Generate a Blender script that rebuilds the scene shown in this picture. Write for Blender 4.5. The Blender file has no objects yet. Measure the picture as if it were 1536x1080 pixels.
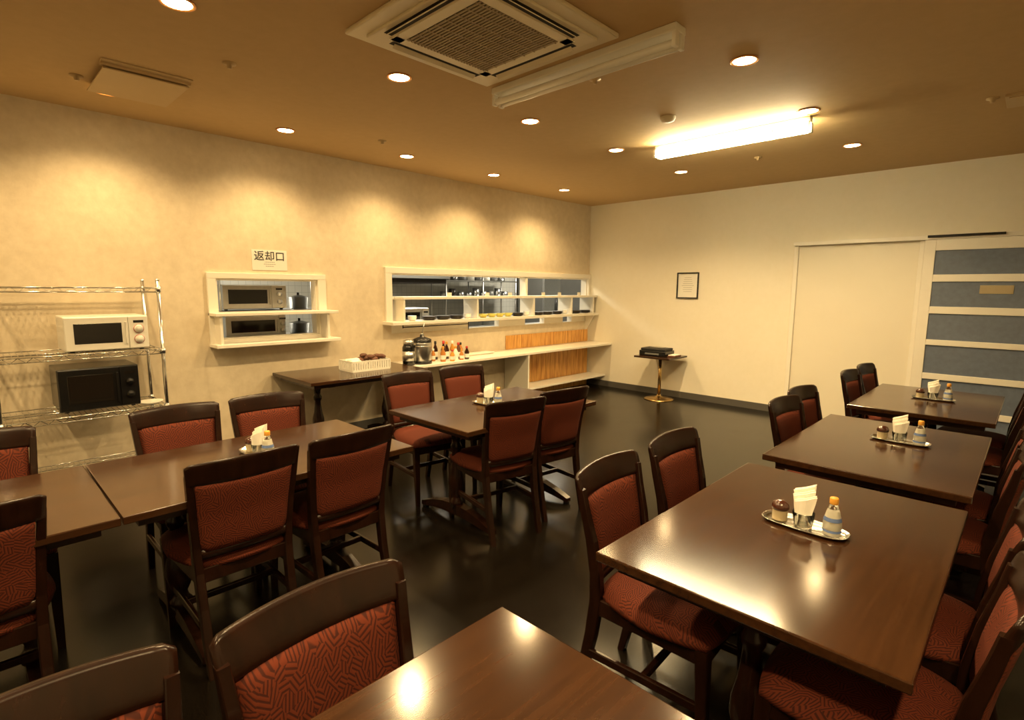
import bpy, bmesh, math, random
from mathutils import Vector, Matrix
random.seed(4)
S=bpy.context.scene
H=2.7266
# ---------------------------------------------------------------- materials
def newmat(name):
    m=bpy.data.materials.new(name);m.use_nodes=True
    nt=m.node_tree;b=nt.nodes['Principled BSDF'];return m,nt,b
def simple(name,col,rough=.5,metal=0,emit=None,es=0,trans=0,var=0.06,scale=12,bump=0,coat=0,ior=None):
    m,nt,b=newmat(name)
    b.inputs['Roughness'].default_value=rough;b.inputs['Metallic'].default_value=metal
    if trans: b.inputs['Transmission Weight'].default_value=trans
    if coat: b.inputs['Coat Weight'].default_value=coat
    if ior: b.inputs['IOR'].default_value=ior
    if emit: b.inputs['Emission Color'].default_value=(*emit,1);b.inputs['Emission Strength'].default_value=es
    tc=nt.nodes.new('ShaderNodeTexCoord');n=nt.nodes.new('ShaderNodeTexNoise');n.inputs['Scale'].default_value=scale;n.inputs['Detail'].default_value=4
    nt.links.new(tc.outputs['Object'],n.inputs['Vector'])
    mx=nt.nodes.new('ShaderNodeMix');mx.data_type='RGBA'
    mx.inputs[6].default_value=(*[c*(1-var) for c in col],1);mx.inputs[7].default_value=(*[min(1,c*(1+var)) for c in col],1)
    nt.links.new(n.outputs['Fac'],mx.inputs[0]);nt.links.new(mx.outputs[2],b.inputs['Base Color'])
    if bump:
        bp=nt.nodes.new('ShaderNodeBump');bp.inputs['Strength'].default_value=bump;bp.inputs['Distance'].default_value=.002
        nt.links.new(n.outputs['Fac'],bp.inputs['Height']);nt.links.new(bp.outputs[0],b.inputs['Normal'])
    return m
def ramp(nt,stops):
    r=nt.nodes.new('ShaderNodeValToRGB');e=r.color_ramp.elements
    e[0].position=stops[0][0];e[0].color=(*stops[0][1],1);e[1].position=stops[-1][0];e[1].color=(*stops[-1][1],1)
    for p,c in stops[1:-1]:
        k=e.new(p);k.color=(*c,1)
    return r
def noise(nt,vec,scale,detail=4,rough=.5):
    n=nt.nodes.new('ShaderNodeTexNoise');n.inputs['Scale'].default_value=scale;n.inputs['Detail'].default_value=detail;n.inputs['Roughness'].default_value=rough
    nt.links.new(vec,n.inputs['Vector']);return n
def wallpaper(name,c1,c2,s1=2.2,bump=.25):
    m,nt,b=newmat(name);tc=nt.nodes.new('ShaderNodeTexCoord');v=tc.outputs['Object']
    n1=noise(nt,v,s1,6,.6);n2=noise(nt,v,60,3);n3=noise(nt,v,14,5,.65)
    ad=nt.nodes.new('ShaderNodeMath');ad.operation='ADD';nt.links.new(n1.outputs['Fac'],ad.inputs[0]);nt.links.new(n3.outputs['Fac'],ad.inputs[1])
    md=nt.nodes.new('ShaderNodeMath');md.operation='MULTIPLY';md.inputs[1].default_value=.5;nt.links.new(ad.outputs[0],md.inputs[0])
    r=ramp(nt,[(.38,c1),(.62,c2)]);nt.links.new(md.outputs[0],r.inputs[0]);nt.links.new(r.outputs[0],b.inputs['Base Color'])
    b.inputs['Roughness'].default_value=.75
    bp=nt.nodes.new('ShaderNodeBump');bp.inputs['Strength'].default_value=bump;bp.inputs['Distance'].default_value=.003
    nt.links.new(n2.outputs['Fac'],bp.inputs['Height']);nt.links.new(bp.outputs[0],b.inputs['Normal'])
    return m
def woodm(name,c1,c2,rough,stretch=(22,1.2,22),scale=2.2,bump=.03,spec=.5):
    m,nt,b=newmat(name);tc=nt.nodes.new('ShaderNodeTexCoord');mp=nt.nodes.new('ShaderNodeMapping')
    mp.inputs['Scale'].default_value=stretch;nt.links.new(tc.outputs['Object'],mp.inputs['Vector'])
    n=noise(nt,mp.outputs[0],scale,6,.6);r=ramp(nt,[(.3,c1),(.7,c2)]);nt.links.new(n.outputs['Fac'],r.inputs[0]);nt.links.new(r.outputs[0],b.inputs['Base Color'])
    n2=noise(nt,tc.outputs['Object'],6,4)
    mr=nt.nodes.new('ShaderNodeMapRange');mr.inputs['To Min'].default_value=rough*.85;mr.inputs['To Max'].default_value=rough*1.15
    nt.links.new(n2.outputs['Fac'],mr.inputs['Value']);nt.links.new(mr.outputs[0],b.inputs['Roughness'])
    b.inputs['Specular IOR Level'].default_value=spec
    if bump:
        bp=nt.nodes.new('ShaderNodeBump');bp.inputs['Strength'].default_value=bump;bp.inputs['Distance'].default_value=.001
        nt.links.new(n.outputs['Fac'],bp.inputs['Height']);nt.links.new(bp.outputs[0],b.inputs['Normal'])
    return m
def fabricm():
    m,nt,b=newmat('rust_fabric');tc=nt.nodes.new('ShaderNodeTexCoord')
    sp=nt.nodes.new('ShaderNodeSeparateXYZ');nt.links.new(tc.outputs['Object'],sp.inputs[0])
    def M(op,a,c=None):
        n=nt.nodes.new('ShaderNodeMath');n.operation=op
        for i,q in enumerate((a,c)):
            if q is None: continue
            if isinstance(q,(int,float)): n.inputs[i].default_value=q
            else: nt.links.new(q,n.inputs[i])
        return n.outputs[0]
    u=sp.outputs['Y'];v=M('ADD',sp.outputs['Z'],sp.outputs['X'])
    cb=nt.nodes.new('ShaderNodeCombineXYZ');nt.links.new(u,cb.inputs[0]);nt.links.new(v,cb.inputs[1])
    vo=nt.nodes.new('ShaderNodeTexVoronoi');vo.voronoi_dimensions='2D';vo.inputs['Scale'].default_value=50;nt.links.new(cb.outputs[0],vo.inputs['Vector'])
    sc=nt.nodes.new('ShaderNodeSeparateColor');nt.links.new(vo.outputs['Color'],sc.inputs[0])
    an=M('MULTIPLY',sc.outputs[0],6.283)
    ph=M('ADD',M('MULTIPLY',u,M('COSINE',an)),M('MULTIPLY',v,M('SINE',an)))
    st=M('SINE',M('MULTIPLY',ph,800))
    f=M('ADD',M('MULTIPLY',st,.5),.5)
    r=ramp(nt,[(.15,(.042,.011,.007)),(.55,(.112,.0235,.0105))]);nt.links.new(f,r.inputs[0])
    nt.links.new(r.outputs[0],b.inputs['Base Color']);b.inputs['Roughness'].default_value=.8;b.inputs['Specular IOR Level'].default_value=.14
    bp=nt.nodes.new('ShaderNodeBump');bp.inputs['Strength'].default_value=.2;bp.inputs['Distance'].default_value=.001
    nt.links.new(f,bp.inputs['Height']);nt.links.new(bp.outputs[0],b.inputs['Normal'])
    return m
def floorm():
    m,nt,b=newmat('dark_vinyl_floor');tc=nt.nodes.new('ShaderNodeTexCoord');v=tc.outputs['Object']
    n=noise(nt,v,260,2,.6);r=ramp(nt,[(.48,(.0025,.0018,.0013)),(.78,(.020,.014,.008))]);nt.links.new(n.outputs['Fac'],r.inputs[0]);nt.links.new(r.outputs[0],b.inputs['Base Color'])
    n2=noise(nt,v,3,5,.6);mr=nt.nodes.new('ShaderNodeMapRange');mr.inputs['To Min'].default_value=.14;mr.inputs['To Max'].default_value=.24
    nt.links.new(n2.outputs['Fac'],mr.inputs['Value']);nt.links.new(mr.outputs[0],b.inputs['Roughness']);b.inputs['Specular IOR Level'].default_value=.25
    n3=noise(nt,v,120,3);bp=nt.nodes.new('ShaderNodeBump');bp.inputs['Strength'].default_value=.10;bp.inputs['Distance'].default_value=.001
    nt.links.new(n3.outputs['Fac'],bp.inputs['Height']);nt.links.new(bp.outputs[0],b.inputs['Normal'])
    return m
def tilem(name='white_tile'):
    m,nt,b=newmat(name);tc=nt.nodes.new('ShaderNodeTexCoord')
    sp=nt.nodes.new('ShaderNodeSeparateXYZ');nt.links.new(tc.outputs['Object'],sp.inputs[0])
    cb=nt.nodes.new('ShaderNodeCombineXYZ');ad=nt.nodes.new('ShaderNodeMath');nt.links.new(sp.outputs['X'],ad.inputs[0]);nt.links.new(sp.outputs['Y'],ad.inputs[1])
    nt.links.new(ad.outputs[0],cb.inputs[0]);nt.links.new(sp.outputs['Z'],cb.inputs[1])
    br=nt.nodes.new('ShaderNodeTexBrick');br.offset=0;br.inputs['Scale'].default_value=1;br.inputs['Brick Width'].default_value=.1;br.inputs['Row Height'].default_value=.1
    br.inputs['Mortar Size'].default_value=.003;br.inputs['Color1'].default_value=(.62,.61,.55,1);br.inputs['Color2'].default_value=(.58,.57,.52,1);br.inputs['Mortar'].default_value=(.42,.42,.38,1)
    nt.links.new(cb.outputs[0],br.inputs['Vector']);nt.links.new(br.outputs[0],b.inputs['Base Color']);b.inputs['Roughness'].default_value=.25
    return m
def beadm():
    m,nt,b=newmat('orange_pine_boards');tc=nt.nodes.new('ShaderNodeTexCoord')
    mp=nt.nodes.new('ShaderNodeMapping');mp.inputs['Scale'].default_value=(1,11,1.2);nt.links.new(tc.outputs['Object'],mp.inputs['Vector'])
    n=noise(nt,mp.outputs[0],3,5);r=ramp(nt,[(.3,(.50,.21,.045)),(.7,(.85,.48,.13))]);nt.links.new(n.outputs['Fac'],r.inputs[0])
    nt.links.new(r.outputs[0],b.inputs['Base Color']);b.inputs['Roughness'].default_value=.35
    return m
WALLA=wallpaper('cream_wallpaper',(.66,.56,.40),(.77,.67,.50))
WALLB=wallpaper('plain_cream_wall',(.80,.75,.61),(.83,.78,.65),bump=.12)
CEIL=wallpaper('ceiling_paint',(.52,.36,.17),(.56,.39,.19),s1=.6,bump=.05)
FLOOR=floorm();TILE=tilem();BEAD=beadm()
WOOD=woodm('dark_walnut_frame',(.008,.003,.0016),(.018,.006,.003),.25,stretch=(14,14,1.5),spec=.3,bump=0)
TOP=woodm('table_top_wood',(.023,.0092,.0038),(.043,.0175,.0068),.15,spec=.45)
EDGE=woodm('table_edge_wood',(.016,.0065,.003),(.028,.011,.005),.3)
FAB=fabricm()
WHITE=simple('white_painted_wood',(.84,.80,.70),.35,var=.03)
WHITEP=simple('white_plastic',(.80,.78,.70),.3,var=.02)
DOORW=simple('door_white',(.78,.73,.60),.45,var=.03,scale=3)
CHROME=simple('chrome',(.72,.72,.70),.18,1,var=.04)
STEEL=simple('brushed_steel',(.55,.55,.54),.3,1,var=.1,scale=30)
BLACK=simple('black_plastic',(.008,.008,.008),.22,var=.2)
BLACKM=simple('black_matte',(.012,.011,.010),.6,var=.2)
DGLASS=simple('dark_window_glass',(.012,.010,.008),.06,var=.1)
BASEB=simple('grey_baseboard',(.09,.084,.075),.45,var=.1)
GREY=simple('grey_metal',(.20,.20,.19),.4,.3)
DGREY=simple('dark_slot',(.02,.016,.012),.8)
AIRW=simple('aircon_white',(.74,.66,.48),.4,var=.02)
AIRG=simple('aircon_grille',(.36,.28,.17),.6,var=.05)
VENTM=simple('vent_painted',(.56,.41,.21),.5,var=.03)
FROST=simple('frosted_blue_glass',(.145,.175,.235),.22,var=.2,scale=25,bump=.15)
BRASS=simple('brass_base',(.55,.38,.16),.25,1)
RIM=simple('downlight_rim',(.75,.36,.12),.3,.6)
PAPER=simple('paper',(.82,.80,.72),.7,var=.02)
INK=simple('ink',(.03,.03,.03),.7)
INKG=simple('ink_grey',(.35,.33,.30),.7)
YEL=simple('yellow_cap',(.62,.30,.04),.4)
BLUEL=simple('blue_label',(.10,.16,.35),.4,var=.4,scale=60)
GLASS=simple('clear_glass',(.9,.9,.86),.03,trans=1,ior=1.45,var=.01)
NAPK=simple('napkin_paper',(.88,.86,.78),.8,var=.02)
BROWNC=simple('brown_cap',(.05,.015,.008),.15,coat=.6)
REDC=simple('red_cap',(.45,.03,.02),.35)
SOY=simple('soy_sauce',(.03,.008,.004),.1,coat=.6)
ORANGE=simple('orange_sauce',(.5,.2,.04),.3)
GREENY=simple('yellow_green_bowl',(.62,.55,.12),.35)
CARD=simple('cardboard_brown',(.11,.04,.02),.6,var=.5,scale=40)
PLATE=simple('plate_dark',(.035,.028,.022),.3)
TAN=simple('tan_plate',(.42,.34,.20),.5)
def emis(name,c,s):
    return simple(name,(.9,.85,.7),.5,emit=c,es=s,var=.0)
LAMPM=emis('downlight_lamp',(1,.72,.34),38)
TUBEM=emis('fluorescent_tube',(1,.84,.50),75)
OFFT=simple('unlit_tube',(.84,.82,.74),.3,var=.01)
KLAMP=emis('kitchen_lamp',(1,.95,.8),6)
# ---------------------------------------------------------------- mesh builder
class MB:
    def __init__(s): s.bm=bmesh.new();s.mats=[]
    def mi(s,m):
        if m not in s.mats: s.mats.append(m)
        return s.mats.index(m)
    def merge(s,b,mat,M=None,smooth=False):
        i=s.mi(mat)
        if M is not None: b.transform(M)
        bmesh.ops.recalc_face_normals(b,faces=b.faces[:])
        for f in b.faces: f.material_index=i;f.smooth=smooth
        me=bpy.data.meshes.new('t');b.to_mesh(me);b.free();s.bm.from_mesh(me);bpy.data.meshes.remove(me)
    def box(s,c,d,mat,bev=0,M=None,seg=2):
        b=bmesh.new();bmesh.ops.create_cube(b,size=1,matrix=Matrix.Diagonal((*d,1)))
        if bev: bmesh.ops.bevel(b,geom=b.edges[:],offset=bev,segments=seg,affect='EDGES',profile=.5)
        T=Matrix.Translation(c)
        if M is not None: T=T@M
        s.merge(b,mat,T,smooth=False)
    def bx(s,x0,x1,y0,y1,z0,z1,mat,bev=0):
        s.box(((x0+x1)/2,(y0+y1)/2,(z0+z1)/2),(x1-x0,y1-y0,z1-z0),mat,bev)
    def cyl(s,p0,p1,r,mat,r1=None,seg=12):
        p0=Vector(p0);p1=Vector(p1);d=p1-p0;b=bmesh.new()
        bmesh.ops.create_cone(b,cap_ends=True,segments=seg,radius1=r,radius2=r if r1 is None else r1,depth=d.length)
        M=Matrix.Translation((p0+p1)/2)@d.to_track_quat('Z','Y').to_matrix().to_4x4()
        s.merge(b,mat,M,smooth=seg>6)
    def lathe(s,prof,o,mat,seg=24,closed=True):
        b=bmesh.new();rings=[]
        for r,z in prof:
            rings.append([b.verts.new((o[0]+r*math.cos(2*math.pi*k/seg),o[1]+r*math.sin(2*math.pi*k/seg),o[2]+z)) for k in range(seg)])
        for a,c in zip(rings,rings[1:]):
            for k in range(seg): b.faces.new((a[k],a[(k+1)%seg],c[(k+1)%seg],c[k]))
        if closed:
            b.faces.new(rings[0]);b.faces.new(rings[-1])
        s.merge(b,mat,smooth=True)
    def sweep(s,pts,secs,mat,smooth=False):
        b=bmesh.new();rs=[]
        for (x,y,z),(sx,sy) in zip(pts,secs):
            c=.2
            q=[(-1,-1+c),(-1+c,-1),(1-c,-1),(1,-1+c),(1,1-c),(1-c,1),(-1+c,1),(-1,1-c)]
            rs.append([b.verts.new((x+i*sx/2,y+j*sy/2,z)) for i,j in q])
        for a,c in zip(rs,rs[1:]):
            n=len(a)
            for k in range(n): b.faces.new((a[k],a[(k+1)%n],c[(k+1)%n],c[k]))
        b.faces.new(rs[0]);b.faces.new(rs[-1]);s.merge(b,mat,smooth=smooth)
    def slab(s,ff,fb,nu,nv,mat,smooth=True):
        b=bmesh.new()
        A=[[b.verts.new(ff(i/nu,j/nv)) for j in range(nv+1)] for i in range(nu+1)]
        B=[[b.verts.new(fb(i/nu,j/nv)) for j in range(nv+1)] for i in range(nu+1)]
        for i in range(nu):
            for j in range(nv):
                b.faces.new((A[i][j],A[i+1][j],A[i+1][j+1],A[i][j+1]));b.faces.new((B[i][j],B[i][j+1],B[i+1][j+1],B[i+1][j]))
        for i in range(nu):
            b.faces.new((A[i][0],B[i][0],B[i+1][0],A[i+1][0]));b.faces.new((A[i][nv],A[i+1][nv],B[i+1][nv],B[i][nv]))
        for j in range(nv):
            b.faces.new((A[0][j],A[0][j+1],B[0][j+1],B[0][j]));b.faces.new((A[nu][j],B[nu][j],B[nu][j+1],A[nu][j+1]))
        s.merge(b,mat,smooth=smooth)
    def mesh(s,name):
        me=bpy.data.meshes.new(name);s.bm.to_mesh(me);s.bm.free()
        for m in s.mats: me.materials.append(m)
        return me
    def obj(s,name,loc=(0,0,0),rz=0,parent=None):
        return place(s.mesh(name),name,loc,rz,parent)
def place(me,name,loc=(0,0,0),rz=0,parent=None):
    o=bpy.data.objects.new(name,me);S.collection.objects.link(o);o.location=loc;o.rotation_euler=(0,0,rz)
    if parent: o.parent=parent
    return o
def empty(name,loc=(0,0,0),rz=0):
    o=bpy.data.objects.new(name,None);S.collection.objects.link(o);o.location=loc;o.rotation_euler=(0,0,rz);o.empty_display_size=.1;return o
# ---------------------------------------------------------------- room shell
XR=6.4;YB=-9.0;T=.1
m=MB();m.bx(-3.3,XR+T,YB-T,3.6,-.1,0,FLOOR);m.obj('floor')
m=MB();m.bx(-T,XR+T,YB-T,T,H,H+.1,CEIL);m.obj('ceiling')
R=(-5.32,-4.42,1.03,1.55);SV=(-3.59,-.06,.985,1.635)
m=MB()
m.bx(-T,0,YB,R[0],0,H,WALLA);m.bx(-T,0,R[0],R[1],0,R[2],WALLA);m.bx(-T,0,R[0],R[1],R[3],H,WALLA)
m.bx(-T,0,R[1],SV[0],0,H,WALLA);m.bx(-T,0,SV[0],SV[1],0,SV[2],WALLA);m.bx(-T,0,SV[0],SV[1],SV[3],H,WALLA);m.bx(-T,0,SV[1],0,0,H,WALLA)
m.obj('wall_left')
m=MB();m.bx(-T,XR+T,0,T,0,H,WALLB);m.obj('wall_far')
m=MB();m.bx(XR,XR+T,YB,0,0,H,WALLB);m.obj('wall_right')
m=MB();m.bx(-T,XR+T,YB-T,YB,0,H,WALLB);m.obj('wall_back')
m=MB();m.bx(.0,2.93,-.012,0,0,.085,BASEB);m.obj('baseboard_far')
m=MB();m.bx(0,.012,YB,-.02,0,.085,BASEB);m.obj('baseboard_left')
# kitchen
m=MB();m.bx(-3.1,-3.0,-6.6,3.5,0,2.5,TILE);m.obj('wall_kitchen_back')
m=MB();m.bx(-3.0,-.1,3.4,3.5,0,2.5,TILE);m.obj('wall_kitchen_far')
m=MB();m.bx(-3.0,-.1,-6.6,-6.5,0,2.5,TILE);m.obj('wall_kitchen_near')
m=MB();m.bx(-.2,-.1,.1,3.4,0,2.5,TILE);m.obj('wall_kitchen_side')
m=MB();m.bx(-3.1,-.1,-6.6,3.5,2.5,2.6,WHITEP);m.obj('ceiling_kitchen')
for y in (-4.8,-2.0,1.0):
    m=MB();m.bx(-1.6,-1.4,y-.6,y+.6,2.46,2.5,WHITEP,.005);m.bx(-1.58,-1.42,y-.57,y+.57,2.44,2.462,KLAMP);m.obj('kitchen_ceiling_light')
    l=bpy.data.lights.new('kitchen_area','AREA');l.shape='RECTANGLE';l.size=1.1;l.size_y=.7;l.energy=48;l.color=(1,.90,.70)
    o=bpy.data.objects.new('kitchen_area_lamp',l);S.collection.objects.link(o);o.location=(-1.5,y,2.42);o.rotation_euler=(0,0,math.pi/2)
def steel_table(x0,x1,y0,y1,z):
    m=MB();m.bx(x0,x1,y0,y1,z-.04,z,STEEL,.005)
    for x in (x0+.04,x1-.04):
        for y in (y0+.04,y1-.04): m.cyl((x,y,0),(x,y,z-.04),.018,STEEL)
    m.bx(x0+.03,x1-.03,y0+.03,y1-.03,.2,.22,STEEL);m.obj('kitchen_work_table')
steel_table(-.75,-.13,-5.6,-4.0,1.0)
steel_table(-.7,-.13,-3.6,-.2,.95)
def oven(name,x0,x1,y0,y1,z0,z1,body,face,panel=.25):
    m=MB();m.bx(x0,x1-.015,y0,y1,z0+.012,z1,body,.006)
    for x in (x0+.04,x1-.05):
        for y in (y0+.04,y1-.04): m.cyl((x,y,z0),(x,y,z0+.014),.014,BLACK)
    yp=y1-(y1-y0)*panel
    m.bx(x1-.018,x1,y0+.003,yp-.003,z0+.016,z1-.004,body,.004)
    m.bx(x1-.018,x1-.002,yp,y1-.003,z0+.016,z1-.004,body,.004)
    m.bx(x1-.006,x1+.0025,y0+.05,yp-.04,z0+.06,z1-.045,face,.002)
    h=z1-z0;yc=(yp+y1)/2
    for zz in (.62,.32):
        r=.023
        if body is WHITEP: m.cyl((x1-.004,yc,z0+h*zz),(x1+.001,yc,z0+h*zz),r+.008,REDC,seg=24);m.cyl((x1-.004,yc,z0+h*zz),(x1+.002,yc,z0+h*zz),r+.005,WHITEP,seg=24)
        m.cyl((x1-.003,yc,z0+h*zz),(x1+.016,yc,z0+h*zz),r,body,seg=20)
    m.bx(x1-.003,x1+.001,yc-.03,yc+.03,z0+h*.80,z0+h*.87,face)
    m.bx(x1+.0,x1+.018,yp-.022,yp-.01,z0+.05,z1-.04,body,.003)
    return m.obj(name)
oven('kitchen_microwave',-.62,-.22,-5.20,-4.62,1.265,1.50,STEEL,BLACK)
m=MB();m.bx(-.66,-.17,-5.25,-4.15,1.24,1.262,STEEL)
for y in (-5.23,-4.17):
    for x in (-.64,-.19): m.cyl((x,y,1.0),(x,y,1.62),.011,STEEL)
m.bx(-.66,-.17,-5.25,-4.15,1.60,1.615,STEEL);m.obj('kitchen_steel_rack')
oven('kitchen_oven',-.6,-.22,-5.19,-4.64,1.0,1.215,STEEL,DGLASS,panel=.12)
m=MB()
m.lathe([(.0,0),(.09,0),(.10,.12),(.105,.12)],(0,0,0),STEEL,closed=False);m.lathe([(.105,.12),(.02,.14),(.0,.14)],(0,0,0),STEEL,closed=False);m.cyl((0,0,.14),(0,0,.165),.012,BLACK)
me=m.mesh('stock_pot')
place(me,'stock_pot',(-.42,-4.42,1.0));place(me,'stock_pot',(-.42,-4.42,1.262));place(me,'stock_pot',(-.4,-2.7,.95))
oven('kitchen_toaster_oven',-.62,-.3,-3.25,-2.85,.95,1.24,STEEL,DGLASS)
m=MB();m.bx(-2.95,-1.9,-2.9,-1.2,1.62,2.3,GREY,.01);m.bx(-2.9,-1.95,-2.85,-1.25,1.55,1.62,DGREY);m.bx(-2.6,-2.2,-2.3,-1.8,2.3,2.5,GREY);m.obj('kitchen_range_hood')
m=MB();m.bx(-2.9,-2.3,-2.7,-1.3,0,.9,STEEL,.01)
for y in (-2.4,-2.0,-1.6): m.cyl((-2.55,y,.9),(-2.55,y,.92),.12,BLACK)
m.obj('kitchen_gas_range')
m=MB()
for z in (1.28,1.60,1.95):
    m.bx(-2.85,-2.4,-.9,.9,z,z+.02,STEEL)
for y in (-.88,0,.88):
    for x in (-2.83,-2.42): m.cyl((x,y,0),(x,y,2.0),.014,STEEL)
for i in range(9):
    y=-.78+i*.19;m.cyl((-2.6,y,1.30),(-2.6,y,1.30+random.uniform(.1,.2)),.07,random.choice([STEEL,GREY,STEEL,PLATE]))
for i in range(8):
    y=-.75+i*.2;m.cyl((-2.6,y,1.62),(-2.6,y,1.62+random.uniform(.08,.16)),.075,random.choice([STEEL,GREY,WHITEP]))
m.obj('kitchen_pot_shelf')
m=MB();m.bx(-2.9,-2.2,1.45,2.3,.0,1.85,GREY,.01);m.bx(-2.2,-2.185,1.47,1.87,.05,1.8,STEEL,.005);m.bx(-2.2,-2.185,1.88,2.28,.05,1.8,STEEL,.005)
m.cyl((-2.17,1.84,.9),(-2.17,1.84,1.3),.01,BLACK);m.cyl((-2.17,1.91,.9),(-2.17,1.91,1.3),.01,BLACK);m.obj('kitchen_refrigerator')
m=MB();m.bx(-.85,-.3,.35,.9,0,2.0,BLACKM,.01);m.bx(-.84,-.31,.335,.35,.05,1.0,GREY,.003);m.bx(-.84,-.31,.335,.35,1.03,1.95,GREY,.003);m.bx(-.36,-.34,.32,.335,.7,.9,STEEL)
m.obj('kitchen_dark_cabinet')
# ---------------------------------------------------------------- return hatch
m=MB()
y0,y1=-5.39,-4.34
m.bx(0,.03,y0,y1,R[3],1.60,WHITE,.004);m.bx(0,.03,y0,R[0],1.0,R[3]-.0005,WHITE,.002);m.bx(0,.03,R[1],y1,1.0,R[3]-.0005,WHITE,.002)
m.bx(-.1,-.0005,R[0]+.0005,R[0]+.015,R[2]+.001,R[3],WHITE);m.bx(-.1,-.0005,R[1]-.015,R[1]-.0005,R[2]+.001,R[3],WHITE);m.bx(-.1,-.0005,R[0]+.015,R[1]-.015,R[3]-.015,R[3]-.0005,WHITE)
m.bx(.0,.20,y0-.005,y1+.05,.97,1.00,WHITE,.004)
m.bx(-.1,.0,R[0]+.015,R[1]-.015,R[2]+.0005,R[2]+.008,WHITE)
m.bx(-.1,.0,R[0]+.015,R[1]-.015,1.235,1.262,WHITE);m.bx(.0,.19,y0,y1+.04,1.235,1.262,WHITE,.004)
m.bx(.03,.17,R[1]+.01,R[1]+.035,1.0,1.235,WHITE,.003);m.bx(.03,.17,R[0]-.035,R[0]-.012,1.0,1.235,WHITE,.003)
m.bx(0,.029,R[0],R[1],1.0,R[2],WHITE)
m.obj('tray_return_hatch')
e=empty('tray_return_sign',(0.0,-4.855,1.72))
m=MB();m.bx(.0,.004,-.155,.155,-.09,.09,PAPER);m.obj('sign_panel',parent=e)
def text(body,size,loc,mat,parent,rot,name='lettering',bold=0):
    cu=bpy.data.curves.new(name,'FONT');cu.body=body;cu.size=size;cu.align_x='CENTER';cu.align_y='CENTER';cu.extrude=.0006;cu.offset=bold
    cu.materials.append(mat);o=bpy.data.objects.new(name,cu);S.collection.objects.link(o);o.location=loc;o.rotation_euler=rot;o.parent=parent;return o
RX=(math.pi/2,0,math.pi/2)
text('返却口',.092,(.005,0,.03),INK,e,RX,bold=.0007)
m=MB()
for k,(w,z) in enumerate(((.09,-.018),(.11,-.036),(.075,-.054))): 
    for j in range(int(w/.009)): m.bx(.004,.005,-w/2+j*.009,-w/2+j*.009+.006,z-.003,z+.003,INKG)
m.obj('small_print',parent=e)
# ---------------------------------------------------------------- serving hatch
m=MB();y0,y1=-3.67,-.004
m.bx(0,.035,y0,y1,SV[3],1.70,WHITE,.004);m.bx(0,.0345,y0,SV[0],1.12,SV[3]-.0005,WHITE,.002);m.bx(0,.0345,SV[1],y1,1.12,SV[3]-.0005,WHITE,.002)
m.bx(-.1,-.0005,SV[0]+.0005,SV[0]+.015,SV[2]+.001,SV[3],WHITE);m.bx(-.1,-.0005,SV[1]-.015,SV[1]-.0005,SV[2]+.001,SV[3],WHITE);m.bx(-.1,-.0005,SV[0]+.015,SV[1]-.015,SV[3]-.015,SV[3]-.0005,WHITE)
m.bx(-.1,0,SV[0]+.015,SV[1]-.015,1.355,1.385,WHITE);m.bx(0,.17,-3.55,y1,1.355,1.385,WHITE,.003)
m.bx(-.1,0,SV[0]+.015,SV[1]-.015,1.085,1.12,WHITE);m.bx(0,.20,y0-.03,y1,1.085,1.12,WHITE,.003)
for y in (-3.53,-2.47,-1.45,-.63,-.10): m.bx(-.09,.165,y-.011,y+.011,1.12,1.355,WHITE)
m.bx(-.09,.02,-1.47,-1.43,1.385,SV[3]-.015,WHITE)
for a,b_ in ((-3.575,-2.47),(-1.95,-1.45),(-1.05,-.63),(-.42,-.075)): m.bx(-.09,-.003,a,b_,.992,1.085,WHITE)
m.bx(-.1,-.0005,SV[0]+.015,SV[1]-.015,.9855,.992,WHITE)
b=bmesh.new();y=-.09;v=[b.verts.new(p) for p in ((0,y,1.085),(.17,y,1.085),(.02,y,.86),(0,y,.86))];f=b.faces.new(v)
r=bmesh.ops.extrude_face_region(b,geom=[f]);bmesh.ops.translate(b,vec=(0,.018,0),verts=[q for q in r['geom'] if isinstance(q,bmesh.types.BMVert)]);m.merge(b,WHITE)
for y in (-2.9,-2.3,-1.9,-1.25,-.9,-.45): m.bx(.145,.148,y-.035,y+.035,1.385,1.43,PAPER)
m.cyl((.16,-3.55,1.06),(.16,-2.62,1.06),.006,BLACK);m.cyl((.16,-2.62,1.085),(.16,-2.62,.99),.006,BLACK);m.cyl((.16,-3.55,1.085),(.16,-3.55,1.05),.006,BLACK)
m.obj('serving_hatch_shelf')
m=MB();CT=.675
m.bx(.0,.45,-3.68,-.004,CT-.03,CT,WHITE,.004);m.bx(.013,.44,-1.86,-1.837,.0,CT-.03,WHITE,.003)
m.bx(.03,.35,-1.837,-.01,.16,.185,WHITE,.003)
m.bx(.013,.44,-3.66,-3.635,0,CT-.03,WHITE,.003)
m.obj('serving_counter')
m=MB();n=18
for i in range(n):
    a=-1.835+i*(1.80/n);m.bx(.0,.018,a+.002,a+1.80/n-.002,CT+.001,.86,BEAD,.003)
for i in range(n):
    a=-1.833+i*(1.79/n);m.bx(.013,.028,a+.002,a+1.79/n-.002,.0,CT-.031,BEAD,.003)
m.obj('trim_1_beadboard')
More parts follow.
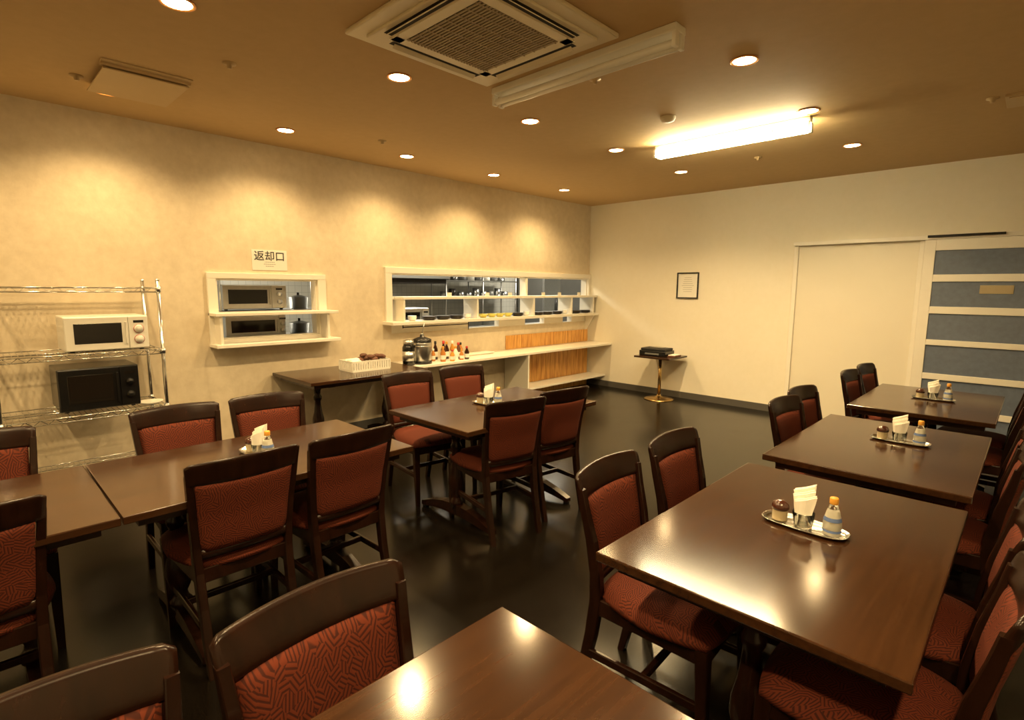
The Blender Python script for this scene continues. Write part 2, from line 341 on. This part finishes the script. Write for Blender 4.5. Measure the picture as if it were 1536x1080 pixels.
# dishes
m=MB();m.lathe([(0,0),(.035,0),(.065,.045),(.062,.045),(.03,.005),(0,.005)],(0,0,0),GREENY,closed=False);bowl=m.mesh('serving_bowl')
for y in (-2.32,-2.17,-2.03,-1.88): place(bowl,'serving_bowl',(.09,y,1.121))
m=MB()
for k in range(4): m.lathe([(0,k*.009),(.05,k*.009),(.085,.014+k*.009),(.085,.017+k*.009),(0,.006+k*.009)],(0,0,0),PLATE,closed=False)
pl=m.mesh('plate_stack')
for y in (-3.15,-2.95,-2.75,-1.70,-1.3,-1.1,-.88,-.45,-.22): place(pl,'plate_stack',(.09,y,1.121))
m=MB()
for k in range(3): m.lathe([(0,k*.012),(.03,k*.012),(.050,.032+k*.012),(.047,.032+k*.012),(0,.006+k*.012)],(0,0,0),WHITEP,closed=False)
rb=m.mesh('rice_bowl_stack')
for y in (-3.38,-2.58,-.72,-1.54): place(rb,'rice_bowl_stack',(.09,y,1.121))
# ---------------------------------------------------------------- furniture
def chair_mesh():
    m=MB()
    path=[(-.262,0,.165),(-.235,.12,.167),(-.205,.26,.168),(-.185,.40,.170),(-.187,.50,.174),(-.205,.62,.182),(-.228,.72,.19),(-.243,.80,.196)]
    for sg in (-1,1):
        m.sweep([(x,sg*y,z) for x,z,y in path],[(.030,.030),(.036,.032),(.042,.032),(.046,.032),(.042,.030),(.036,.028),(.030,.026),(.026,.024)],WOOD)
        m.sweep([(.215,sg*.185,0),(.205,sg*.185,.25),(.20,sg*.185,.41)],[(.026,.026),(.036,.036),(.042,.042)],WOOD)
        m.box((0.0,sg*.177,.20),(.41,.018,.03),WOOD,.004)
        m.box((0.0,sg*.180,.385),(.40,.022,.06),WOOD,.004,M=Matrix.Rotation(sg*.045,4,'Z'))
    m.box((0,0,.20),(.02,.35,.028),WOOD,.004)
    m.box((.205,0,.385),(.022,.34,.06),WOOD,.004);m.box((-.19,0,.385),(.022,.32,.06),WOOD,.004)
    def seat(u,v,top):
        s=2*u-1;t=2*v-1
        e=(1-.12*(s*s)*(t*t))
        x=.015+.225*s*e; hw=.225 if s>0 else .225-.045*(-s)
        y=hw*t*e
        k=(1-abs(s)**4)*(1-abs(t)**4)
        z=.425+.045*k**.5 if top else .408
        return (x,y,z)
    m.slab(lambda u,v:seat(u,v,True),lambda u,v:seat(u,v,False),14,14,FAB)
    def xb(z):
        zs=[(.40,-.185),(.50,-.187),(.62,-.205),(.72,-.228),(.80,-.246),(.86,-.262)]
        for (a,xa),(c,xc) in zip(zs,zs[1:]):
            if z<=c: return xa+(xc-xa)*(z-a)/(c-a)
        return zs[-1][1]
    def bow(y): return -.030*(1-(y/.21)**2)
    def rail(u,v,side):
        t=2*u-1;y=.210*t
        zt=.854-.008*t*t-(.010*max(0,abs(t)-.93)/.07)
        zb=.752+.006*t*t
        z=zb+(zt-zb)*v
        th=.013*(1-.35*v)*(1-abs(2*v-1)**6*.4)
        return (xb(z)+bow(y)+side*th,y*(.965+.035*v),z)
    m.slab(lambda u,v:rail(u,v,1),lambda u,v:rail(u,v,-1),24,10,WOOD)
    def brail(u,v,side):
        t=2*u-1;y=.172*t;z=.455+.035*v;return (xb(z)+bow(y)*.8+side*.010,y,z)
    m.slab(lambda u,v:brail(u,v,1),lambda u,v:brail(u,v,-1),12,2,WOOD)
    def pan(u,v,side):
        t=2*u-1;z=.482+.282*v
        hw=.160+.018*v
        if v<.12: hw*=1-.10*(1-v/.12)**2
        y=hw*t
        k=((1-abs(t)**6)*(1-abs(2*v-1)**6))**.5
        th=.008+(.016 if side>0 else .007)*k
        return (xb(z)+bow(y)+side*th,y,z)
    m.slab(lambda u,v:pan(u,v,1),lambda u,v:pan(u,v,-1),16,14,FAB)
    return m.mesh('dining_chair')
CH=chair_mesh()
TOPX=-.285
def chair(xt,yc,face,rot=0):
    place(CH,'dining_chair',(xt-face*TOPX,yc,0),(0 if face>0 else math.pi)+math.radians(rot))
def table_mesh():
    m=MB();W=.775;L=1.196
    m.box((0,0,.6855),(W,L,.029),TOP,.004)
    m.bx(-W/2+.05,W/2-.05,-L/2+.05,-L/2+.07,.635,.671,EDGE);m.bx(-W/2+.05,W/2-.05,L/2-.07,L/2-.05,.635,.671,EDGE)
    m.bx(-W/2+.05,-W/2+.07,-L/2+.07,L/2-.07,.635,.671,EDGE);m.bx(W/2-.07,W/2-.05,-L/2+.07,L/2-.07,.635,.671,EDGE)
    for sg in (-1,1):
        y=sg*.36
        m.box((0,y,.645),(.56,.07,.05),WOOD,.006)
        m.lathe([(.040,.10),(.044,.13),(.030,.15),(.026,.17),(.040,.20),(.052,.25),(.050,.30),(.036,.36),(.028,.42),(.026,.46),(.036,.48),(.036,.50),(.026,.52),(.030,.56),(.045,.59),(.045,.62)],(0,y,0),WOOD,20)
        for s2 in (-1,1):
            xs=[0,.12,.22,.30,.345];zs=[.085,.078,.060,.040,.028];hs=[.07,.062,.05,.036,.028]
            def foot(u,v,side):
                i=u*4;k=min(3,int(i));f=i-k
                x=xs[k]+(xs[k+1]-xs[k])*f;z=zs[k]+(zs[k+1]-zs[k])*f;h=hs[k]+(hs[k+1]-hs[k])*f
                return (s2*x,y+side*.03*(1-.3*u),z+h*(v-.5))
            m.slab(lambda u,v:foot(u,v,1),lambda u,v:foot(u,v,-1),12,2,WOOD,smooth=False)
            m.cyl((s2*.325,y,0),(s2*.325,y,.02),.022,BLACK)
    return m.mesh('dining_table')
TB=table_mesh()
def table(x0,y0): place(TB,'dining_table',(x0+.389,y0+.6,0))
table(4.122,-7.18);table(4.124,-5.592);table(4.124,-4.222);table(4.124,-2.62)
table(2.066,-6.533);table(2.066,-7.735);table(2.07,-4.98);table(.03,-4.90)
for xt,yc,f,r in [(2.91,-6.14,-1,0),(2.91,-5.69,-1,2),(2.89,-6.93,-1,0),(1.75,-6.10,1,0),(1.76,-5.655,1,-6),(1.75,-6.87,1,0),
    (1.62,-4.57,1,-7),(1.63,-4.05,1,-8),(2.94,-4.60,-1,-12),(2.92,-4.15,-1,-8),
    (3.955,-6.38,1,2),(3.92,-6.85,1,0),(3.89,-5.21,1,3),(3.885,-4.71,1,0),(3.965,-3.53,1,-5),(3.925,-3.07,1,-6),(3.96,-1.97,1,-3),(3.965,-1.45,1,-5),
    (5.07,-5.26,-1,0),(5.07,-4.76,-1,0),(5.06,-3.87,-1,0),(5.06,-3.40,-1,0),(5.06,-2.30,-1,0),(5.06,-1.80,-1,0),(5.12,-6.42,-1,0)]:
    chair(xt,yc,f,r)
# ---------------------------------------------------------------- table-top sets
m=MB()
def oval(a,b_,z,n=28): return [(a*math.copysign(abs(math.cos(t))**.6,math.cos(t)),b_*math.copysign(abs(math.sin(t))**.6,math.sin(t)),z) for t in [2*math.pi*k/n for k in range(n)]]
bb=bmesh.new();rs=[]
for a,b_,z in ((.115,.045,0),(.13,.056,.012),(.132,.058,.012),(.116,.046,.0025)): rs.append([bb.verts.new(p) for p in oval(a,b_,z)])
for A,B in zip(rs,rs[1:]):
    for k in range(28): bb.faces.new((A[k],A[(k+1)%28],B[(k+1)%28],B[k]))
bb.faces.new(rs[0]);bb.faces.new(rs[-1]);m.merge(bb,CHROME,smooth=True)
TRAY=m.mesh('condiment_tray')
m=MB()
m.lathe([(.026,0),(.028,.002),(.034,.050),(.032,.050),(.026,.006),(0,.006)],(0,0,0),GLASS,closed=False)
for k in range(6):
    x0=-.0155+k*.0062;sp=(k-2.5)*.0016;hh=.122-.007*k+.004*(k%2);w0=.018;w1=.031
    def leaf(u,v,side,x0=x0,sp=sp,hh=hh,k=k):
        t=2*u-1;z=.008+(hh+.012*t)*v;y=t*(w0+(w1-w0)*v)+.004*math.sin(3*v+k)
        return (x0+sp*v+.003*math.cos(3.1*t)*v+side*.0029,y,z)
    m.slab(lambda u,v:leaf(u,v,1),lambda u,v:leaf(u,v,-1),6,6,NAPK,smooth=False)
NAP=m.mesh('napkin_holder')
m=MB();m.lathe([(.022,0),(.027,.004),(.027,.045),(.019,.080),(.0125,.096),(.011,.104)],(0,0,0),GLASS)
m.lathe([(0,.004),(.024,.004),(.024,.045),(.017,.078),(.0,.082)],(0,0,0),NAPK,closed=False)
m.lathe([(.0273,.014),(.0275,.016),(.0275,.020),(.0273,.022)],(0,0,0),BLUEL,closed=False);m.lathe([(.0268,.050),(.0235,.062)],(0,0,0),BLUEL,closed=False)
m.lathe([(.0125,.104),(.013,.106),(.013,.122),(.011,.125)],(0,0,0),YEL);BOT=m.mesh('seasoning_bottle')
m=MB();m.lathe([(.020,0),(.024,.003),(.024,.034),(.026,.038)],(0,0,0),TAN);m.lathe([(.0265,.038),(.028,.048),(.023,.062),(.010,.069),(.002,.070)],(0,0,0),BROWNC);JAR=m.mesh('toothpick_jar')
for x,y,rz in ((4.52,-4.96,-.05),(4.56,-3.49,-.05),(4.53,-1.97,0),(2.45,-5.93,.1),(2.40,-4.40,.1)):
    c,s_=math.cos(rz),math.sin(rz);z=.7
    place(TRAY,'condiment_tray',(x,y,z),rz)
    zz=z+.003
    place(JAR,'toothpick_jar',(x-.078*c,y-.078*s_,zz),rz);place(NAP,'napkin_holder',(x-.004*c,y,zz),rz-1.25);place(BOT,'seasoning_bottle',(x+.082*c,y+.082*s_,zz),rz)
# ---------------------------------------------------------------- wire rack
m=MB();xa,xb_,ya,yb=.05,.50,-6.74,-5.85
for x in (xa,xb_):
    for y in (ya,yb):
        m.cyl((x,y,0.02),(x,y,1.52),.0125,CHROME);m.cyl((x,y,0),(x,y,.02),.018,BLACK);m.lathe([(.013,0),(.014,.008),(.006,.014)],(x,y,1.52),CHROME,12)
        for z in (.20,.62,1.03,1.47): m.cyl((x,y,z-.03),(x,y,z+.01),.019,CHROME)
for z in (.20,.62,1.03,1.47):
    for dz in (0,-.03):
        m.cyl((xa,ya,z+dz),(xa,yb,z+dz),.004,CHROME,seg=8);m.cyl((xb_,ya,z+dz),(xb_,yb,z+dz),.004,CHROME,seg=8)
        m.cyl((xa,ya,z+dz),(xb_,ya,z+dz),.004,CHROME,seg=8);m.cyl((xa,yb,z+dz),(xb_,yb,z+dz),.004,CHROME,seg=8)
    n=int((yb-ya)/.03)
    for i in range(1,n): 
        y=ya+i*(yb-ya)/n;m.cyl((xa,y,z),(xb_,y,z),.0022,CHROME,seg=6)
    for i in range(24):
        t0=ya+(yb-ya)*i/24;t1=ya+(yb-ya)*(i+1)/24;q=(0,-.03) if i%2 else (-.03,0)
        m.cyl((xb_,t0,z+q[0]),(xb_,t1,z+q[1]),.0022,CHROME,seg=6)
    m.cyl(((xa+xb_)/2,ya,z-.005),((xa+xb_)/2,yb,z-.005),.004,CHROME,seg=8)
m.obj('wire_shelving_rack')
oven('white_microwave',.10,.47,-6.39,-5.92,1.034,1.275,WHITEP,BLACK)
oven('black_microwave_oven',.08,.47,-6.45,-6.00,.634,.93,BLACK,DGLASS)
m=MB();m.lathe([(0,0),(.05,0),(.08,.02),(.078,.02),(.048,.003),(0,.003)],(0.40,-5.93,.626),WHITEP,closed=False);m.obj('small_dish')
# ---------------------------------------------------------------- basket, pots, bottles
m=MB();bw,bl=.12,.20
for z0,z1 in ((0,.02),(.085,.10)):
    for sg in (-1,1):
        m.bx(-bw,bw,sg*bl-.003,sg*bl+.003,z0,z1,WHITEP);m.bx(sg*bw-.003,sg*bw+.003,-bl,bl,z0,z1,WHITEP)
m.bx(-bw,bw,-bl,bl,0,.004,WHITEP)
for i in range(17):
    y=-bl+i*bl*2/16
    for sg in (-1,1): m.bx(sg*bw-.002,sg*bw+.002,y-.009,y+.009,.01,.09,WHITEP)
for i in range(10):
    x=-bw+i*bw*2/9
    for sg in (-1,1): m.bx(x-.009,x+.009,sg*bl-.002,sg*bl+.002,.01,.09,WHITEP)
for i in range(40):
    x=random.uniform(-.085,.085);y=random.uniform(-.16,.16);z=.06+random.uniform(0,.035)+(.035 if y>0 else 0)
    b=bmesh.new();bmesh.ops.create_icosphere(b,subdivisions=2,radius=.030);b.transform(Matrix.Translation((x,y,z))@Matrix.Diagonal((1,1.3,.7,1)));m.merge(b,CARD if y>-.05 else PAPER,smooth=True)
m.obj('bread_basket',(.42,-4.17,.70))
m=MB();m.lathe([(.078,0),(.082,.004),(.082,.20),(.080,.21)],(0,0,0),STEEL);m.lathe([(.083,.21),(.084,.235),(.06,.25),(.02,.262),(.018,.28),(.0,.28)],(0,0,0),BLACK,closed=False)
m.lathe([(.084,.0),(.086,.0),(.086,.03),(.084,.03)],(0,0,0),BLACK,closed=False);m.lathe([(.0825,.17),(.0835,.17),(.0835,.178),(.0825,.178)],(0,0,0),CHROME,closed=False)
m.cyl((.0,.095,.12),(.0,.095,.20),.009,BLACK);m.cyl((0,.08,.2),(0,.10,.2),.008,BLACK);m.cyl((0,.08,.12),(0,.10,.12),.008,BLACK)
pot=m.mesh('soup_warmer_pot')
o=place(pot,'soup_warmer_pot',(.32,-3.42,CT));o.scale=(1.2,1.2,1.1)
m=MB();m.lathe([(.06,0),(.064,.004),(.064,.19),(.05,.22)],(0,0,0),BLACK);m.lathe([(.065,.05),(.0655,.05),(.0655,.15),(.065,.15)],(0,0,0),STEEL,closed=False);m.lathe([(.051,.22),(.056,.225),(.056,.26),(.03,.27)],(0,0,0),STEEL);m.bx(.05,.10,-.02,.02,.19,.22,BLACK,.004)
m.obj('thermal_flask',(.34,-3.61,CT))
m=MB();m.cyl((0,0,0),(.02,0.02,.13),.005,STEEL);m.lathe([(.0,0),(.02,0),(.024,.012)],(0,0,-.0),STEEL,12)
m.obj('serving_ladle',(.32,-3.42,CT+.31))
def bottle(name,x,y,h,r,body,cap):
    m=MB();m.lathe([(r*.9,0),(r,.004),(r,h*.55),(r*.45,h*.78),(r*.4,h*.86)],(0,0,0),body,16);m.lathe([(r*.48,h*.84),(r*.5,h*.86),(r*.5,h*.98),(r*.3,h)],(0,0,0),cap,16)
    m.lathe([(r*1.01,h*.15),(r*1.02,h*.16),(r*1.02,h*.42),(r*1.01,h*.43)],(0,0,0),PAPER,16,closed=False);m.obj(name,(x,y,CT))
for a in [('sauce_bottle',.25,-3.22,.14,.024,ORANGE,PAPER),('sauce_bottle',.36,-3.17,.17,.030,ORANGE,YEL),('soy_sauce_bottle',.27,-3.09,.22,.030,SOY,REDC),('soy_sauce_bottle',.20,-2.99,.20,.028,SOY,YEL),
    ('dressing_bottle',.36,-2.99,.16,.030,NAPK,YEL),('dressing_bottle',.29,-2.89,.19,.030,CARD,REDC),('soy_sauce_bottle',.38,-2.84,.15,.028,SOY,REDC),('dressing_bottle',.22,-2.80,.18,.030,ORANGE,BLACK),('sauce_bottle',.40,-3.07,.13,.026,YEL,REDC),
    ('sauce_bottle',.38,-2.92,.12,.024,ORANGE,YEL),('dressing_bottle',.18,-2.89,.20,.028,YEL,NAPK),('soy_sauce_bottle',.16,-3.12,.21,.028,SOY,BLACK)]: bottle(*a)
m=MB();m.box((0,0,.02),(.16,.42,.012),WHITEP,.004);m.box((0,0,.007),(.13,.38,.014),WHITEP,.003);m.obj('small_serving_tray',(.14,-2.45,CT))
# ---------------------------------------------------------------- side table w/ black box
m=MB();m.box((0,0,.585),(.52,.50,.024),TOP,.004);m.cyl((0,0,.03),(0,0,.573),.022,BRASS,seg=20);m.lathe([(.20,0),(.20,.008),(.17,.018),(.05,.03),(.03,.05),(.022,.07)],(0,0,0),BRASS,32)
m.box((0,0,.566),(.3,.05,.014),BLACK);m.box((0,0,.566),(.05,.3,.014),BLACK)
m.obj('pedestal_side_table',(1.43,-.30,0))
m=MB();m.box((0,0,.035),(.38,.28,.07),BLACK,.01);m.box((0,0,.085),(.35,.25,.03),BLACKM,.008);m.box((.0,-.142,.03),(.2,.006,.02),GREY);m.box((0,0,.102),(.2,.1,.006),BLACK)
m.obj('flat_black_box',(1.37,-.30,.597),.05)  # flat black box, printer-like, device not identified
m=MB();m.box((0,0,.01),(.10,.2,.02),CARD,.003);m.box((0,0,.026),(.09,.18,.010),PAPER,.002);m.obj('stack_of_papers',(1.63,-.30,.597),.05)
# ---------------------------------------------------------------- wall B things
e=empty('framed_notice',(1.625,0,1.535))
m=MB();w,h=.145,.165
for sg in (-1,1): m.bx(sg*w-.008,sg*w+.008,-.022,0,-h-.008,h+.008,BLACK,.002);m.bx(-w,w,-.022,0,sg*h-.008,sg*h+.008,BLACK,.002)
m.bx(-w,w,-.008,-.002,-h,h,PAPER);m.obj('frame',parent=e)
m=MB()
for k in range(8):
    ww=.05 if k==0 else random.uniform(.05,.09);m.bx(-ww,ww,-.0095,-.008,.10-k*.026,.104-k*.026,INKG)
m.obj('notice_text',parent=e)
m=MB()
m.bx(2.93,2.975,-.035,0,0,1.985,WHITE,.003);m.bx(2.93,5.35,-.075,0,1.987,2.03,WHITE,.003);m.bx(4.10,4.14,-.03,0,0,1.985,WHITE,.003)
m.obj('trim_2_door_frame')
m=MB();m.bx(2.976,4.099,-.014,-.001,0.0,1.985,DOORW,.002);m.obj('door_1')
m=MB();dx0,dx1=4.145,5.20;yf,yb2=-.07,-.035
m.bx(dx0,dx0+.09,yf,yb2,.012,1.985,WHITE,.003);m.bx(dx1-.09,dx1,yf,yb2,.012,1.985,WHITE,.003)
for z0,z1 in ((1.88,1.985),(1.575,1.645),(1.26,1.33),(.945,1.00),(.60,.66),(.26,.32),(.012,.08)): m.bx(dx0+.09,dx1-.09,yf,yb2,z0,z1,WHITE,.003)
m.bx(dx0+.08,dx1-.08,-.056,-.05,.05,1.92,FROST)
m.bx(4.165,4.74,-.10,-.075,2.005,2.028,BLACK,.003)
m.bx(4.60,4.84,-.062,-.056,1.46,1.54,TAN,.002)
m.obj('door_2')
# ---------------------------------------------------------------- ceiling fixtures
m=MB()
m.lathe([(.058,0),(.072,0),(.074,-.006),(.068,-.009),(.060,-.006),(.058,0)],(0,0,0),RIM,32,closed=False)
m.cyl((0,0,-.004),(0,0,-.001),.060,LAMPM,seg=32)
DL=m.mesh('ceiling_downlight')
for x in (.56,2.15,3.73,5.32):
    for y in (-1.35,-2.59,-3.74,-4.90,-6.06,-7.25):
        if x>5 and y>-5: continue
        place(DL,'ceiling_downlight',(x,y,H))
        l=bpy.data.lights.new('downlight_beam','SPOT');l.energy=58 if x<1 else 108;l.spot_size=math.radians(140);l.spot_blend=.8;l.shadow_soft_size=.05;l.color=(1,.69,.32)
        o=bpy.data.objects.new('downlight_beam',l);S.collection.objects.link(o);o.location=(x,y,H-.03)
e=empty('ceiling_air_conditioner',(2.935,-4.95,H))
m=MB()
m.box((0,0,-.012),(.95,.95,.024),AIRW,.008)
m.box((0,0,-.030),(.80,.80,.016),AIRW,.005);m.obj('panel',parent=e)
m=MB()
for k in range(4):
    M=Matrix.Rotation(k*math.pi/2,4,'Z')
    v=M@Vector((.350,0,-.0375));m.box(v,(.044,.58,.003),DGREY,M=M)
    v=M@Vector((.362,0,-.047));m.box(v,(.026,.54,.004),AIRW,.001,M=M@Matrix.Rotation(.6,4,'Y'))
    v=M@Vector((.292,0,-.040));m.box(v,(.060,.64,.010),AIRW,.003,M=M)
m.obj('louvres',parent=e)
m=MB();m.box((0,0,-.040),(.53,.53,.004),DGREY)
for i in range(26):
    y=-.25+i*.02;m.box((0,y,-.044),(.53,.011,.005),AIRG)
for i in range(8): m.box((-.245+i*.07,0,-.046),(.005,.53,.004),AIRG)
m.obj('intake_grille',parent=e)
def batten(x0,x1,y,tube,name,offs,w):
    m=MB();m.bx(x0,x1,y-w,y+w,H-.04,H,WHITEP,.006)
    for dy in offs:
        for x in (x0+.012,x1-.012): m.box((x,y+dy,H-.07),(.022,.035,.07),WHITEP,.004)
        m.cyl((x0+.024,y+dy,H-.085),(x1-.024,y+dy,H-.085),.0175,tube,seg=16)
    m.obj(name)
batten(2.42,3.67,-4.35,OFFT,'fluorescent_fixture_unlit',(-.028,.028),.05)
batten(2.47,3.71,-2.44,TUBEM,'fluorescent_fixture_lit',(-.04,.04),.03)  # second tube added to widen the bright band, standing in for bloom
m=MB();m.box((0,0,-.035),(.52,.43,.008),VENTM,.003);m.box((0,0,-.018),(.44,.35,.034),DGREY);m.box((.25,0,-.012),(.03,.45,.024),VENTM,.002);m.box((.285,0,-.004),(.05,.45,.008),VENTM,.002)
m.obj('ceiling_air_vent',(.885,-5.96,H))
m=MB();m.lathe([(.055,0),(.055,-.012),(.045,-.03),(.02,-.04),(.0,-.04)],(0,0,0),AIRW,24,closed=False);sd=m.mesh('smoke_detector')
place(sd,'smoke_detector',(2.95,-3.13,H))
m=MB();m.lathe([(.035,0),(.035,-.006),(.015,-.010),(.012,-.028),(.0,-.028)],(0,0,0),VENTM,20,closed=False);sk=m.mesh('ceiling_sprinkler')
for x,y in ((2.98,-1.45),(2.98,-4.08),(.86,-4.20),(1.62,-5.67),(.76,-6.24),(4.67,-2.05)): place(sk,'ceiling_sprinkler',(x,y,H))
m=MB();m.box((0,0,-.008),(.30,.30,.016),VENTM,.004);m.box((0,0,-.018),(.26,.26,.006),VENTM);m.obj('ceiling_speaker',(4.88,-1.93,H))
# ---------------------------------------------------------------- camera
yaw,pitch,roll,f=0.7706,0.1327,0.0065,805.8
hf=Vector((-math.sin(yaw),math.cos(yaw),0));Rr=Vector((math.cos(yaw),math.sin(yaw),0));Z=Vector((0,0,1))
F=hf*math.cos(pitch)-Z*math.sin(pitch);U=hf*math.sin(pitch)+Z*math.cos(pitch)
R2=Rr*math.cos(roll)+U*math.sin(roll);U2=U*math.cos(roll)-Rr*math.sin(roll)
cd=bpy.data.cameras.new('camera');cam=bpy.data.objects.new('camera',cd);S.collection.objects.link(cam)
Mx=Matrix((R2,U2,-F)).transposed().to_4x4();Mx.translation=Vector((5.0047,-6.8603,1.4829));cam.matrix_world=Mx
cd.sensor_width=36;cd.sensor_fit='HORIZONTAL';cd.lens=f/1536*36;cd.clip_start=.05
S.camera=cam
w=bpy.data.worlds.new('world');S.world=w;w.use_nodes=True;w.node_tree.nodes['Background'].inputs[0].default_value=(1,.85,.6,1);w.node_tree.nodes['Background'].inputs[1].default_value=.05
S.view_settings.view_transform='Standard';S.view_settings.exposure=.28
